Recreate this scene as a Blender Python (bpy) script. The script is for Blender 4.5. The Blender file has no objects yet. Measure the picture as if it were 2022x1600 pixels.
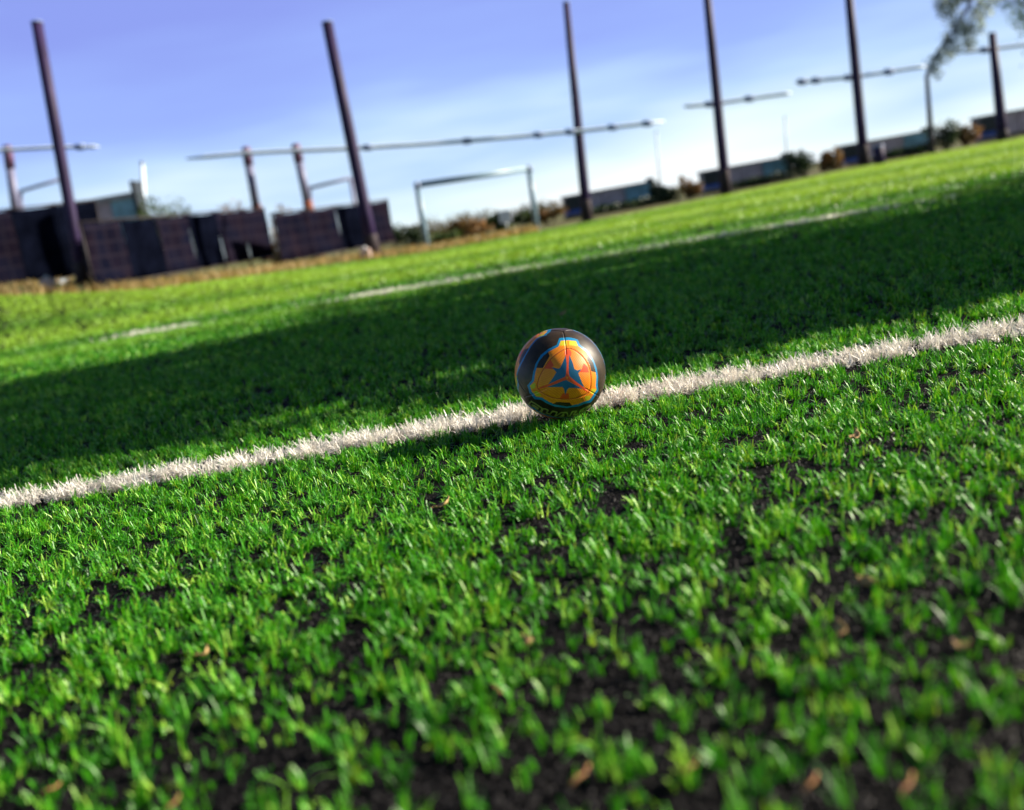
import bpy, bmesh, math, random
import numpy as np
from mathutils import Vector, Matrix

random.seed(7)
rng = np.random.default_rng(11)
SC = bpy.context.scene
COL = SC.collection

# ------------------------------------------------------------------ camera
F, CX, CY = 2100.0, 1011.0, 800.0            # focal length and centre in photograph pixels
ROLL, PITCH = math.radians(10.2), math.radians(9.9)
R0, F0 = np.array([1., 0, 0]), np.array([0, math.cos(PITCH), -math.sin(PITCH)])
U0 = np.cross(R0, F0)
RC = math.cos(ROLL) * R0 - math.sin(ROLL) * U0
UC = math.sin(ROLL) * R0 + math.cos(ROLL) * U0


def ray(px, py):
    d = F0 * F + RC * (px - CX) - UC * (py - CY)
    return d / np.linalg.norm(d)


BALL_R = 0.11
_bd = ray(1106, 738)
BALL_D = BALL_R / math.sin(89.7 / F * float(_bd @ F0))
BALL_Z = BALL_R + 0.010
H = BALL_Z - BALL_D * _bd[2]
EYE = np.array([0, 0, H])
BALL_C = EYE + BALL_D * _bd

cam = bpy.data.cameras.new('camera')
camo = bpy.data.objects.new('camera', cam)
COL.objects.link(camo)
camo.matrix_world = Matrix(((RC[0], UC[0], -F0[0], 0), (RC[1], UC[1], -F0[1], 0),
                            (RC[2], UC[2], -F0[2], H), (0, 0, 0, 1)))
cam.sensor_fit, cam.sensor_width = 'HORIZONTAL', 36
cam.lens = F / 2022 * 36
cam.clip_start, cam.clip_end = 0.02, 6000
cam.dof.use_dof = True
cam.dof.focus_distance = BALL_D * float(_bd @ F0) - 0.17
cam.dof.aperture_fstop = 2.2
SC.camera = camo

# ------------------------------------------------------------------ sky, sun, exposure
SUN_EL, SUN_PHI = math.radians(25), math.radians(8)     # phi: from +X towards +Y
SUN = Vector((math.cos(SUN_EL) * math.cos(SUN_PHI), math.cos(SUN_EL) * math.sin(SUN_PHI), math.sin(SUN_EL)))
W = bpy.data.worlds.new('World')
SC.world = W
W.use_nodes = True
nt = W.node_tree
nt.nodes.clear()


def N(t, kind, **kw):
    n = t.nodes.new(kind)
    for k, v in kw.items():
        if k in n.inputs:
            n.inputs[k].default_value = v
        else:
            setattr(n, k, v)
    return n


sky = N(nt, 'ShaderNodeTexSky', sky_type='NISHITA', sun_disc=False, sun_elevation=SUN_EL,
        sun_rotation=math.pi / 2 - SUN_PHI, altitude=0, air_density=0.55, dust_density=0.25, ozone_density=2.0)
SKY_S = 0.05
tc = N(nt, 'ShaderNodeTexCoord')
mp = N(nt, 'ShaderNodeMapping')
mp.inputs['Rotation'].default_value = (0.0, math.radians(-24), math.radians(20))
mp.inputs['Scale'].default_value = (1.0, 1.5, 5.5)
nz = N(nt, 'ShaderNodeTexNoise', Scale=3.0, Detail=3.0, Roughness=0.5)
sep = N(nt, 'ShaderNodeSeparateXYZ')
# hazy lower sky: white at the horizon, lavender blue higher up; it thins out to clear sky overhead
hz = N(nt, 'ShaderNodeValToRGB')
ce = hz.color_ramp.elements
ce[0].position, ce[0].color = 0.0, (.50 / SKY_S / 20, .535 / SKY_S / 20, .55 / SKY_S / 20, 1)
ce[1].position, ce[1].color = 0.26, (.135 / SKY_S / 20, .175 / SKY_S / 20, .43 / SKY_S / 20, 1)
for p_, c_ in ((.04, (.40, .485, .52)), (.09, (.25, .35, .51)), (.145, (.172, .245, .50))):
    e_ = ce.new(p_)
    e_.color = (*[v / SKY_S / 20 for v in c_], 1)
ad = N(nt, 'ShaderNodeMath', operation='MULTIPLY_ADD')
ad.inputs[1].default_value, ad.inputs[2].default_value = 0.20, -0.085
a2 = N(nt, 'ShaderNodeMath', operation='ADD')
mk = N(nt, 'ShaderNodeMapRange', interpolation_type='SMOOTHSTEP')
mk.inputs[1].default_value, mk.inputs[2].default_value = 0.22, 0.50
mk.inputs[3].default_value, mk.inputs[4].default_value = 1.0, 0.0
sc20 = N(nt, 'ShaderNodeVectorMath', operation='SCALE')
sc20.inputs['Scale'].default_value = 17.8
mx = N(nt, 'ShaderNodeMix', data_type='RGBA')
bg = N(nt, 'ShaderNodeBackground', Strength=SKY_S)
wo = N(nt, 'ShaderNodeOutputWorld')
L = nt.links.new
L(tc.outputs['Generated'], mp.inputs['Vector'])
L(tc.outputs['Generated'], sep.inputs[0])
L(mp.outputs['Vector'], nz.inputs['Vector'])
L(nz.outputs['Fac'], ad.inputs[0])
L(sep.outputs['Z'], a2.inputs[0])
L(ad.outputs[0], a2.inputs[1])
L(a2.outputs[0], hz.inputs['Fac'])
L(hz.outputs['Color'], sc20.inputs[0])
my = N(nt, 'ShaderNodeMapRange', interpolation_type='SMOOTHSTEP')
my.inputs[1].default_value, my.inputs[2].default_value = -0.1, 0.6
mq = N(nt, 'ShaderNodeMath', operation='MULTIPLY')
L(sep.outputs['Z'], mk.inputs[0])
L(sep.outputs['Y'], my.inputs[0])
L(mk.outputs[0], mq.inputs[0])
L(my.outputs[0], mq.inputs[1])
L(mq.outputs[0], mx.inputs[0])
L(sky.outputs['Color'], mx.inputs[6])
L(sc20.outputs[0], mx.inputs[7])
L(mx.outputs[2], bg.inputs['Color'])
L(bg.outputs[0], wo.inputs['Surface'])

sl = bpy.data.lights.new('sun', 'SUN')
sl.energy, sl.angle, sl.color = 5.0, math.radians(0.5), (1.0, 0.90, 0.74)
so = bpy.data.objects.new('sun', sl)
COL.objects.link(so)
so.rotation_euler = (-SUN).to_track_quat('-Z', 'Y').to_euler()
so.location = (20, 2, 12)

SC.view_settings.view_transform = 'Standard'
SC.view_settings.look = 'None'
SC.view_settings.exposure = 1.25
SC.view_settings.gamma = 1.0
SC.cycles.use_denoising = True
SC.cycles.max_bounces = 6
SC.cycles.transparent_max_bounces = 4

# ------------------------------------------------------------------ helpers


def terrain(x, y):
    """the pitch is flat; far left it runs up a low bank"""
    x, y = np.asarray(x, float), np.asarray(y, float)
    zz = np.interp(x, [-30, -20, -10.6, -8.5, -6.9, -5.5, -3.6, -1.2], [1.1, 1.0, .87, .57, .34, .25, .12, 0])
    t = np.clip((y - 12) / 10, 0, 1)
    return zz * t * t * (3 - 2 * t)


def gp(px, py, z=0.0):
    d = ray(px, py)
    return EYE + d * ((z - H) / d[2])


def at(px, py, y):
    d = ray(px, py)
    return EYE + d * (y / d[1])


def new_obj(name, verts, faces, mats, parent=None, smooth=False, mi=None):
    me = bpy.data.meshes.new(name)
    me.from_pydata([tuple(map(float, v)) for v in verts], [], faces)
    for m in (mats if isinstance(mats, (list, tuple)) else [mats]):
        me.materials.append(m)
    if mi is not None:
        me.polygons.foreach_set('material_index', np.asarray(mi, np.int32))
    if smooth:
        me.polygons.foreach_set('use_smooth', np.ones(len(me.polygons), bool))
    me.update()
    o = bpy.data.objects.new(name, me)
    COL.objects.link(o)
    if parent:
        o.parent = parent
    return o


def np_mesh(name, V, quads, mat, attrs=None, parent=None, smooth=False):
    me = bpy.data.meshes.new(name)
    nv, k = len(V), quads.shape[1]
    me.vertices.add(nv)
    me.vertices.foreach_set('co', np.ascontiguousarray(V, np.float32).ravel())
    nf = len(quads)
    me.loops.add(nf * k)
    me.loops.foreach_set('vertex_index', np.ascontiguousarray(quads, np.int32).ravel())
    me.polygons.add(nf)
    me.polygons.foreach_set('loop_start', np.arange(0, nf * k, k, dtype=np.int32))
    try:
        me.polygons.foreach_set('loop_total', np.full(nf, k, np.int32))
    except Exception:
        pass
    if smooth:
        me.polygons.foreach_set('use_smooth', np.ones(nf, bool))
    for an, av in (attrs or {}).items():
        a = me.attributes.new(an, 'FLOAT', 'POINT')
        a.data.foreach_set('value', np.ascontiguousarray(av, np.float32))
    me.materials.append(mat)
    me.update(calc_edges=True)
    o = bpy.data.objects.new(name, me)
    COL.objects.link(o)
    if parent:
        o.parent = parent
    return o


def empty(name, loc=(0, 0, 0), rz=0.0):
    o = bpy.data.objects.new(name, None)
    COL.objects.link(o)
    o.location = tuple(map(float, loc))
    o.rotation_euler = (0, 0, rz)
    o.empty_display_size = 0.1
    return o


def tag(o, label=None, cat=None, group=None, kind=None):
    if label:
        o['label'] = label
    if cat:
        o['category'] = cat
    if group:
        o['group'] = group
    if kind:
        o['kind'] = kind
    return o


class MB:
    """collects shapes and links them as ONE mesh"""

    def __init__(s):
        s.v, s.f = [], []

    def tube(s, pts, radii, n=14, cap=True):
        pts = [np.asarray(p, float) for p in pts]
        b = len(s.v)
        for i, p in enumerate(pts):
            a = pts[min(i + 1, len(pts) - 1)] - pts[max(i - 1, 0)]
            a = a / np.linalg.norm(a)
            r = np.array([0, 1., 0]) if abs(a[1]) < .8 else np.array([1., 0, 0])
            e1 = np.cross(a, r)
            e1 /= np.linalg.norm(e1)
            e2 = np.cross(a, e1)
            rr = radii[i] if hasattr(radii, '__len__') else radii
            for k in range(n):
                t = 2 * math.pi * k / n
                s.v.append(p + rr * (math.cos(t) * e1 + math.sin(t) * e2))
        for i in range(len(pts) - 1):
            for k in range(n):
                s.f.append((b + i * n + k, b + i * n + (k + 1) % n, b + (i + 1) * n + (k + 1) % n, b + (i + 1) * n + k))
        if cap:
            s.f.append(tuple(b + k for k in range(n))[::-1])
            s.f.append(tuple(b + (len(pts) - 1) * n + k for k in range(n)))
        return s

    def box(s, c, size, M=None, bev=0.0):
        bm = bmesh.new()
        bmesh.ops.create_cube(bm, size=1)
        for v in bm.verts:
            v.co = Vector((v.co.x * size[0], v.co.y * size[1], v.co.z * size[2]))
        if bev:
            bmesh.ops.bevel(bm, geom=list(bm.edges), offset=bev, segments=2, affect='EDGES', profile=.5)
        b = len(s.v)
        bm.verts.index_update()
        for v in bm.verts:
            p = np.array(v.co) + np.asarray(c, float)
            s.v.append(M @ p if M is not None else p)
        for f in bm.faces:
            s.f.append(tuple(b + v.index for v in f.verts))
        bm.free()
        return s

    def build(s, name, mat, parent=None, smooth=False):
        return new_obj(name, s.v, s.f, mat, parent, smooth)


def mat(name, base, rough=.6, spec=.5, metal=0.0, var=0.0, vscale=6.0, bump=0.0, bscale=40.0, col2=None):
    m = bpy.data.materials.new(name)
    m.use_nodes = True
    t = m.node_tree
    p = t.nodes['Principled BSDF']
    p.inputs['Base Color'].default_value = (*base, 1)
    p.inputs['Roughness'].default_value = rough
    p.inputs['Specular IOR Level'].default_value = spec
    p.inputs['Metallic'].default_value = metal
    co = N(t, 'ShaderNodeTexCoord')
    if var or col2:
        n = N(t, 'ShaderNodeTexNoise', Scale=vscale, Detail=5.0, Roughness=.6)
        r = N(t, 'ShaderNodeValToRGB')
        r.color_ramp.elements[0].position, r.color_ramp.elements[1].position = .33, .68
        lo = col2 or tuple(c * (1 - var) for c in base)
        hi = base if col2 else tuple(min(1, c * (1 + var)) for c in base)
        r.color_ramp.elements[0].color, r.color_ramp.elements[1].color = (*lo, 1), (*hi, 1)
        t.links.new(co.outputs['Object'], n.inputs['Vector'])
        t.links.new(n.outputs['Fac'], r.inputs['Fac'])
        t.links.new(r.outputs['Color'], p.inputs['Base Color'])
    if bump:
        n2 = N(t, 'ShaderNodeTexNoise', Scale=bscale, Detail=3.0)
        b = N(t, 'ShaderNodeBump', Strength=bump, Distance=.01)
        t.links.new(co.outputs['Object'], n2.inputs['Vector'])
        t.links.new(n2.outputs['Fac'], b.inputs['Height'])
        t.links.new(b.outputs['Normal'], p.inputs['Normal'])
    return m


def blade_mat(name, c_dark, c_mid, c_light, trans, rough=.38, far=None, tmul=(1.5, 1.25, .6)):
    """plastic grass ribbons: tint varies per blade, 'stripe' shifts to the paler mown stripe"""
    m = bpy.data.materials.new(name)
    m.use_nodes = True
    t = m.node_tree
    p = t.nodes['Principled BSDF']
    out = t.nodes['Material Output']
    a = N(t, 'ShaderNodeAttribute', attribute_name='tint')
    r = N(t, 'ShaderNodeValToRGB')
    r.color_ramp.elements[0].color = (*c_dark, 1)
    r.color_ramp.elements[1].color = (*c_light, 1)
    e = r.color_ramp.elements.new(.55)
    e.color = (*c_mid, 1)
    t.links.new(a.outputs['Fac'], r.inputs['Fac'])
    src = r.outputs['Color']
    if far:
        s = N(t, 'ShaderNodeAttribute', attribute_name='stripe')
        x = N(t, 'ShaderNodeMix', data_type='RGBA')
        x.inputs[7].default_value = (*far, 1)
        t.links.new(s.outputs['Fac'], x.inputs[0])
        t.links.new(src, x.inputs[6])
        src = x.outputs[2]
    t.links.new(src, p.inputs['Base Color'])
    p.inputs['Roughness'].default_value = rough
    p.inputs['Specular IOR Level'].default_value = .45
    tr = N(t, 'ShaderNodeBsdfTranslucent')
    g = N(t, 'ShaderNodeMix', data_type='RGBA', blend_type='MULTIPLY')
    g.inputs[0].default_value = 1
    g.inputs[7].default_value = (*tmul, 1)
    t.links.new(src, g.inputs[6])
    t.links.new(g.outputs[2], tr.inputs['Color'])
    ms = N(t, 'ShaderNodeMixShader')
    ms.inputs[0].default_value = trans
    t.links.new(p.outputs[0], ms.inputs[1])
    t.links.new(tr.outputs[0], ms.inputs[2])
    t.links.new(ms.outputs[0], out.inputs['Surface'])
    return m


# ------------------------------------------------------------------ ground and pitch
M_INFILL = mat('rubber_infill', (.0055, .005, .006), .9, .08, var=.6, vscale=160, bump=1.0, bscale=420)
M_EARTH = mat('verge_earth', (.16, .12, .05), .95, .2, col2=(.05, .085, .018), vscale=.7, bump=.6, bscale=6)

# edge of the artificial turf, left to right
EDGE = [(-60, 22), (-16, 21), (-10.6, 21.5), (-8.5, 22), (-6.9, 22.5), (-5.5, 24), (-3.6, 26.5), (-2.0, 26.5)]
for q in ((1160, 440), (1433, 386), (1706, 329), (1980, 279)):
    w_ = gp(*q)
    EDGE.append((w_[0], min(w_[1], 48)))
EDGE.append((60, 50))
EDGE = np.array(EDGE)


def edge_y(x):
    return np.interp(x, EDGE[:, 0], EDGE[:, 1])


def grid_sheet(name, xs, ys, zf, material):
    X, Y = np.meshgrid(xs, ys)
    V = np.stack([X, Y, zf(X, Y)], -1).reshape(-1, 3)
    nx = len(xs)
    i = np.arange((len(xs) - 1) * (len(ys) - 1))
    r, c = i // (nx - 1), i % (nx - 1)
    b = r * nx + c
    return np_mesh(name, V, np.stack([b, b + 1, b + nx + 1, b + nx], 1), material, smooth=True)


gx = np.concatenate([[-3500, -1200, -400, -120], np.arange(-60, 61, 1.5), [120, 400, 1200, 3500]])
gy = np.concatenate([[-800, -200, -60, -20], np.arange(-6, 66, 1.5), [90, 160, 400, 1200, 3500]])
ground = grid_sheet('ground', gx, gy, lambda X, Y: terrain(X, Y) - .035 - .02 * np.clip((Y - 60) / 60, 0, 1), M_EARTH)
tag(ground, kind='structure')

# the pitch: one sheet following the terrain up to the turf edge
us = np.concatenate([np.arange(-40, -16, 2), np.arange(-16, 24, .5), np.arange(24, 46, 2)])
vs = np.linspace(0, 1, 60)
Xg, Vg = np.meshgrid(us, vs)
Yg = -5 + (edge_y(Xg) + 5) * Vg
Zg = terrain(Xg, Yg)
b_ = np.arange((len(us) - 1) * (len(vs) - 1))
b_ = (b_ // (len(us) - 1)) * len(us) + b_ % (len(us) - 1)
pitch = np_mesh('pitch', np.stack([Xg, Yg, Zg], -1).reshape(-1, 3),
                np.stack([b_, b_ + 1, b_ + len(us) + 1, b_ + len(us)], 1), M_INFILL, smooth=True)
tag(pitch, kind='structure')

# ------------------------------------------------------------------ turf
PILE = .03
LA, LB = gp(0, 993, .012), gp(2022, 648, .012)            # near white line
LD = (LB - LA)[:2] / np.linalg.norm((LB - LA)[:2])
LN = np.array([-LD[1], LD[0]])
L2A, L2B = gp(640, 598, .012), gp(1770, 408, .012)        # far white line
L2D = (L2B - L2A)[:2] / np.linalg.norm((L2B - L2A)[:2])
L2N = np.array([-L2D[1], L2D[0]])
LW1, LW2 = .078, .15


def vnoise(x, y, s, seed):
    """smooth value noise"""
    r = np.random.default_rng(seed)
    T = r.random((256, 256))
    x, y = x / s, y / s
    xi, yi = np.floor(x).astype(int), np.floor(y).astype(int)
    fx, fy = x - xi, y - yi
    fx, fy = fx * fx * (3 - 2 * fx), fy * fy * (3 - 2 * fy)
    g = lambda a, b: T[a & 255, b & 255]
    return (g(xi, yi) * (1 - fx) + g(xi + 1, yi) * fx) * (1 - fy) + (g(xi, yi + 1) * (1 - fx) + g(xi + 1, yi + 1) * fx) * fy


def ribbons(P, h, w, az, lean, twist, segs):
    """P (n,3) roots -> flat curved ribbons, segs quads each"""
    n = len(P)
    d = np.stack([np.cos(az), np.sin(az), np.zeros(n)], 1)
    wd = np.stack([-np.sin(az + twist), np.cos(az + twist), np.zeros(n)], 1)
    V = np.empty((n, segs + 1, 2, 3), np.float32)
    for k in range(segs + 1):
        t = k / segs
        c = P + d * (h * lean * t ** 1.7)[:, None]
        c[:, 2] += h * t * np.sqrt(np.clip(1 - .75 * (lean * t ** .7) ** 2, .08, 1))
        ww = w * (1 - .45 * t ** 2.2)
        V[:, k, 0] = c - wd * ww[:, None] / 2
        V[:, k, 1] = c + wd * ww[:, None] / 2
    b = (np.arange(n) * (segs + 1) * 2)[:, None, None]
    q = np.array([[2 * k, 2 * k + 1, 2 * k + 3, 2 * k + 2] for k in range(segs)])[None]
    return V.reshape(-1, 3), (b + q).reshape(-1, 4), (segs + 1) * 2


def hidden_by_ball(x, y):
    return (x - BALL_C[0]) ** 2 + (y - BALL_C[1]) ** 2 < .035 ** 2


GREEN, WHITE = [], []
# y from, y to, tufts per m2, blades per tuft, height, blade width, quads per blade
BANDS = [(.72, 2.0, 3700, 7, .0215, .0026, 3),
         (2.0, 3.4, 3600, 8, .0215, .0025, 2),
         (3.4, 6.0, 2100, 7, .024, .0036, 2),
         (6.0, 11., 800, 7, .026, .0068, 1),
         (11., 50., 280, 5, .030, .013, 1)]
for (ya, yb, dens, kb, hh, ww, sg) in BANDS:
    xm = min(.66 * yb + .3, 34)
    n = int(dens * 2 * xm * (yb - ya))
    x = rng.uniform(-xm, xm, n)
    y = rng.uniform(ya, yb, n)
    k = (np.abs(x) < .64 * y + .28) & (y < edge_y(x) - .05)
    x, y = x[k], y[k]
    patch = .08 * vnoise(x, y, .16, 3) + .44 * vnoise(x, y, .036, 5) + .48 * vnoise(x, y, .019, 8)
    s1 = (x - LA[0]) * LN[0] + (y - LA[1]) * LN[1]
    s2 = (x - L2A[0]) * L2N[0] + (y - L2A[1]) * L2N[1]
    t2 = ((x - L2A[0]) * L2D[0] + (y - L2A[1]) * L2D[1]) / np.linalg.norm((L2B - L2A)[:2])
    jit = rng.normal(0, .006, len(x))
    on1 = np.abs(s1 + jit) < LW1
    fade = (np.clip(np.minimum((t2 + .06) / .12, (1.1 - t2) / .2), 0, 1) + np.clip(np.minimum((t2 + .48) / .1, (-.20 - t2) / .05), 0, 1)) * np.clip(1.5 * vnoise(x, y, .55, 9) - .15, .1, 1)
    on2 = (np.abs(s2 + jit) < LW2) & (rng.random(len(x)) < fade)
    white = on1 | on2
    # thinner towards the camera, with bare infill; finer gaps stand in for shade between clumps
    thin = np.clip((y - .9) / .7, 0, 1)
    keep = rng.random(len(x)) < np.clip((patch - (.45 - .06 * thin)) * (4 + 5 * thin), .34 * (1 - thin) + .05, 1) * (.60 + .40 * thin)
    keep |= white & (patch > .36)
    keep &= ~hidden_by_ball(x, y)
    x, y, white, patch = x[keep], y[keep], white[keep], patch[keep]
    m = len(x)
    near = np.clip((1.9 - y) / .9, 0, 1)
    size = np.clip(.32 + 1.35 * patch + .10 * near + rng.normal(0, .14 + .14 * near, m), .35, 1.75)
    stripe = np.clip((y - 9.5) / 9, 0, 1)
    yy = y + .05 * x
    band = np.clip(1 - .95 * np.exp(-((yy - 11.4) / 1.15) ** 2) - .7 * np.exp(-((yy - 16.5) / 1.3) ** 2) - .75 * np.exp(-((yy - 25) / 2.0) ** 2), 0, 1)  # dark bands: how the leaning nap catches light, put into blade colour
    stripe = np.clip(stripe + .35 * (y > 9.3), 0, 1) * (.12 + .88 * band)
    for wh in (False, True):
        s = white == wh
        nb = kb if not wh else kb + (3 if ya < 3 else 1)
        mm_ = int(s.sum())
        if not mm_:
            continue
        X, Y = np.repeat(x[s], nb), np.repeat(y[s], nb)
        nn = len(X)
        X = X + rng.normal(0, .0030 + .4 * ww, nn)
        Y = Y + rng.normal(0, .0030 + .4 * ww, nn)
        h = hh * (np.repeat(size[s], nb) if not wh else np.repeat(size[s], nb).clip(.65, 1.2)) * rng.uniform(.55, 1.2, nn) * (1.60 if wh else 1)
        az = np.repeat(rng.uniform(0, 6.283, mm_), nb) + rng.normal(0, 1.3, nn)
        lean = np.abs(rng.normal(.72 if wh else .60, .34, nn)).clip(.03, 1.1) * (1 - .35 * np.repeat(near[s], nb))
        flat = rng.random(nn) < .05
        lean[flat] = rng.uniform(.9, 1.15, flat.sum())
        # blades under the ball are pressed down
        dd = np.hypot(X - BALL_C[0], Y - BALL_C[1])
        lim = np.where(dd < BALL_R * 1.0, BALL_Z - np.sqrt(np.clip(BALL_R ** 2 - dd ** 2, 0, None)) + .004, 1)
        h = np.minimum(h, lim)
        P = np.stack([X, Y, terrain(X, Y) - .001], 1)
        V, Q, per = ribbons(P, h, ww * rng.uniform(.7, 1.25, nn), az, lean, rng.normal(0, .5, nn), sg)
        tint = np.clip(np.repeat(rng.normal(.45, .16, mm_), nb) + rng.normal(0, .18, nn), 0, 1)
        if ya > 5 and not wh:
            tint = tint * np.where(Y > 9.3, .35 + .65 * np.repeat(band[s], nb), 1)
        (WHITE if wh else GREEN).append((V, Q, np.repeat(tint, per), np.repeat(np.repeat(stripe[s], nb), per)))


def join(parts):
    V, Q, T, S, o = [], [], [], [], 0
    for v, q, t, s in parts:
        V.append(v)
        Q.append(q + o)
        T.append(t)
        S.append(s)
        o += len(v)
    return np.concatenate(V), np.concatenate(Q), np.concatenate(T), np.concatenate(S)


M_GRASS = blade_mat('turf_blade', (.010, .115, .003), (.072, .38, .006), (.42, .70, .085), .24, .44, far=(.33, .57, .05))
M_LINE = blade_mat('line_blade', (.66, .63, .58), (.88, .85, .79), (.96, .94, .89), .22, far=(.72, .80, .6), tmul=(1, .95, .85))
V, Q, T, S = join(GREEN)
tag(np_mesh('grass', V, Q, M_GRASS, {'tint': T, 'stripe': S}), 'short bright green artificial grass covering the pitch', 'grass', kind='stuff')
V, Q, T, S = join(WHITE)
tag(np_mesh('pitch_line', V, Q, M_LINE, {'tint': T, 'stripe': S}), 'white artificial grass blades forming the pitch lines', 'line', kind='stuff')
del V, Q, T, S, GREEN, WHITE

# loose rubber crumbs between the tufts
n = 60000
y = .72 + (rng.random(n) ** 1.4) * 2.0
x = rng.uniform(-1, 1, n) * (.64 * y + .25)
c = np.stack([x, y, rng.uniform(0, .003, n)], 1)
base = np.array([[1, 0, 0], [-.5, .87, 0], [-.5, -.87, 0], [0, 0, 1.2]])
V = c[:, None] + (base[None] + rng.normal(0, .25, (n, 4, 3))) * rng.uniform(.0010, .0034, n)[:, None, None]
fq = np.array([[0, 1, 3], [1, 2, 3], [2, 0, 3]])
Q = ((np.arange(n) * 4)[:, None, None] + fq[None]).reshape(-1, 3)
M_CRUMB = mat('rubber_crumb', (.011, .010, .012), .65, .25, var=.5, vscale=90)
tag(np_mesh('rubber_crumbs', V.reshape(-1, 3), Q, M_CRUMB), 'black rubber crumbs lying between the grass tufts', 'rubber infill', kind='stuff')

# ------------------------------------------------------------------ the football


def cpoly(pts):       # outline read off an enlarged view of the ball, to ball radii
    return np.array([((x - 897) / 552, -(y - 850) / 552) for x, y in pts])


def lpoly(pts):       # the same for the lettering's own enlargement
    return np.array([(((1030 + x / 12.64) - 1105.8) / 89.7, -((780 + y / 12.64) - 738.1) / 89.7) for x, y in pts])


def inside(poly, U, Vv):
    r = np.zeros(U.shape, bool)
    n = len(poly)
    for i in range(n):
        x1, y1 = poly[i]
        x2, y2 = poly[(i + 1) % n]
        if y1 == y2:
            continue
        c = (y1 > Vv) != (y2 > Vv)
        r ^= c & (U < (x2 - x1) * (Vv - y1) / (y2 - y1) + x1)
    return r


def dline(poly, U, Vv, closed=False):
    d = np.full(U.shape, 9.)
    n = len(poly)
    for i in range(n if closed else n - 1):
        a, b = poly[i], poly[(i + 1) % n]
        ab = b - a
        t = np.clip(((U - a[0]) * ab[0] + (Vv - a[1]) * ab[1]) / (ab @ ab + 1e-12), 0, 1)
        d = np.minimum(d, np.hypot(U - a[0] - t * ab[0], Vv - a[1] - t * ab[1]))
    return d


def smooth_poly(p, it=2):
    for _ in range(it):
        q = np.roll(p, -1, 0)
        p = np.stack([.75 * p + .25 * q, .25 * p + .75 * q], 1).reshape(-1, 2)
    return p


E_CYAN = cpoly([(872, 440), (975, 432), (1085, 442), (1115, 520), (1200, 585), (1270, 690), (1312, 790), (1332, 900), (1328, 990), (1342, 1060), (1300, 1130), (1255, 1200), (1180, 1217), (1100, 1247), (960, 1268), (820, 1252), (720, 1212), (655, 1170), (580, 1162), (520, 1090), (493, 1000), (545, 940), (560, 850), (590, 745), (650, 645), (740, 572), (838, 525)])
E_ORANGE = cpoly([(886, 474), (975, 468), (1068, 476), (1092, 540), (1185, 606), (1250, 702), (1290, 800), (1308, 900), (1302, 1005), (1316, 1050), (1278, 1108), (1236, 1170), (1165, 1193), (1090, 1222), (960, 1246), (830, 1230), (740, 1190), (665, 1143), (595, 1133), (545, 1072), (522, 1005), (572, 950), (585, 850), (614, 762), (668, 668), (752, 602), (858, 545)])
E_BLACK = [cpoly([(735, 612), (752, 660), (715, 725), (672, 800), (596, 796), (625, 725), (680, 655)]), cpoly([(1205, 640), (1268, 730), (1302, 848), (1245, 836), (1225, 760), (1192, 690)]), cpoly([(835, 1196), (990, 1204), (1022, 1240), (960, 1250), (788, 1222)])]
E_YELLOW = [cpoly([(884, 478), (962, 472), (962, 535), (870, 535)]), cpoly([(984, 472), (1068, 478), (1088, 540), (984, 530)]), cpoly([(524, 1000), (585, 970), (585, 1030), (545, 1050)]), cpoly([(560, 1085), (600, 1062), (660, 1125), (600, 1130)]), cpoly([(1240, 1090), (1255, 1040), (1316, 1040), (1282, 1105)]), cpoly([(1185, 1185), (1170, 1130), (1245, 1118), (1240, 1165)])]
E_TRI = smooth_poly(cpoly([(975, 545), (1125, 640), (1220, 775), (1245, 920), (1232, 1085), (1090, 1150), (925, 1172), (745, 1140), (598, 1045), (622, 920), (690, 790), (775, 670)]), 2)
E_STAR = [cpoly([(938, 652), (950, 760), (938, 885), (925, 905), (735, 990), (800, 900), (828, 850), (805, 822), (770, 790), (850, 810), (872, 800), (900, 745)]), cpoly([(982, 645), (1020, 740), (1040, 815), (1075, 828), (1125, 812), (1085, 862), (1120, 945), (1162, 1032), (1060, 960), (985, 900), (975, 870), (972, 760)]), cpoly([(725, 1022), (850, 975), (925, 943), (945, 940), (1010, 975), (1140, 1042), (1050, 1032), (978, 1032), (955, 1055), (935, 1118), (920, 1045), (900, 1022)])]
E_ARM = [cpoly([(962, 570), (992, 640), (975, 780), (978, 905), (930, 905), (940, 760), (938, 640)]), cpoly([(930, 900), (960, 940), (760, 1015), (600, 1052), (640, 1020), (740, 985)]), cpoly([(950, 935), (985, 895), (1100, 975), (1180, 1040), (1222, 1088), (1140, 1050)])]
E_RED = [cpoly([(765, 705), (800, 770), (775, 790), (800, 815), (690, 805), (725, 740)]), cpoly([(1150, 745), (1205, 790), (1215, 850), (1085, 850), (1128, 812)]), cpoly([(905, 1095), (975, 1095), (985, 1168), (862, 1168)]), cpoly([(962, 560), (1010, 610), (1000, 660), (930, 660), (925, 610)])]
LETTERS = [(lpoly([(225, 165), (155, 250), (290, 350), (420, 425), (470, 400), (490, 335), (360, 245)]), 0), (lpoly([(250, 255), (265, 290), (345, 345), (385, 355), (395, 330), (290, 265)]), 1),
           (lpoly([(515, 345), (580, 350), (640, 385), (600, 450), (690, 480), (745, 405), (860, 430), (800, 548), (640, 515), (475, 445)]), 0),
           (lpoly([(800, 548), (960, 440), (1095, 435), (1150, 555), (1040, 568), (1025, 545), (910, 545), (880, 568)]), 0), (lpoly([(965, 522), (1020, 482), (1030, 522)]), 1),
           (lpoly([(1165, 558), (1230, 415), (1335, 405), (1270, 495), (1385, 478), (1400, 520)]), 0),
           (lpoly([(1440, 380), (1690, 260), (1660, 312), (1590, 350), (1540, 440), (1475, 465), (1530, 385), (1425, 420)]), 0)]

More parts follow.
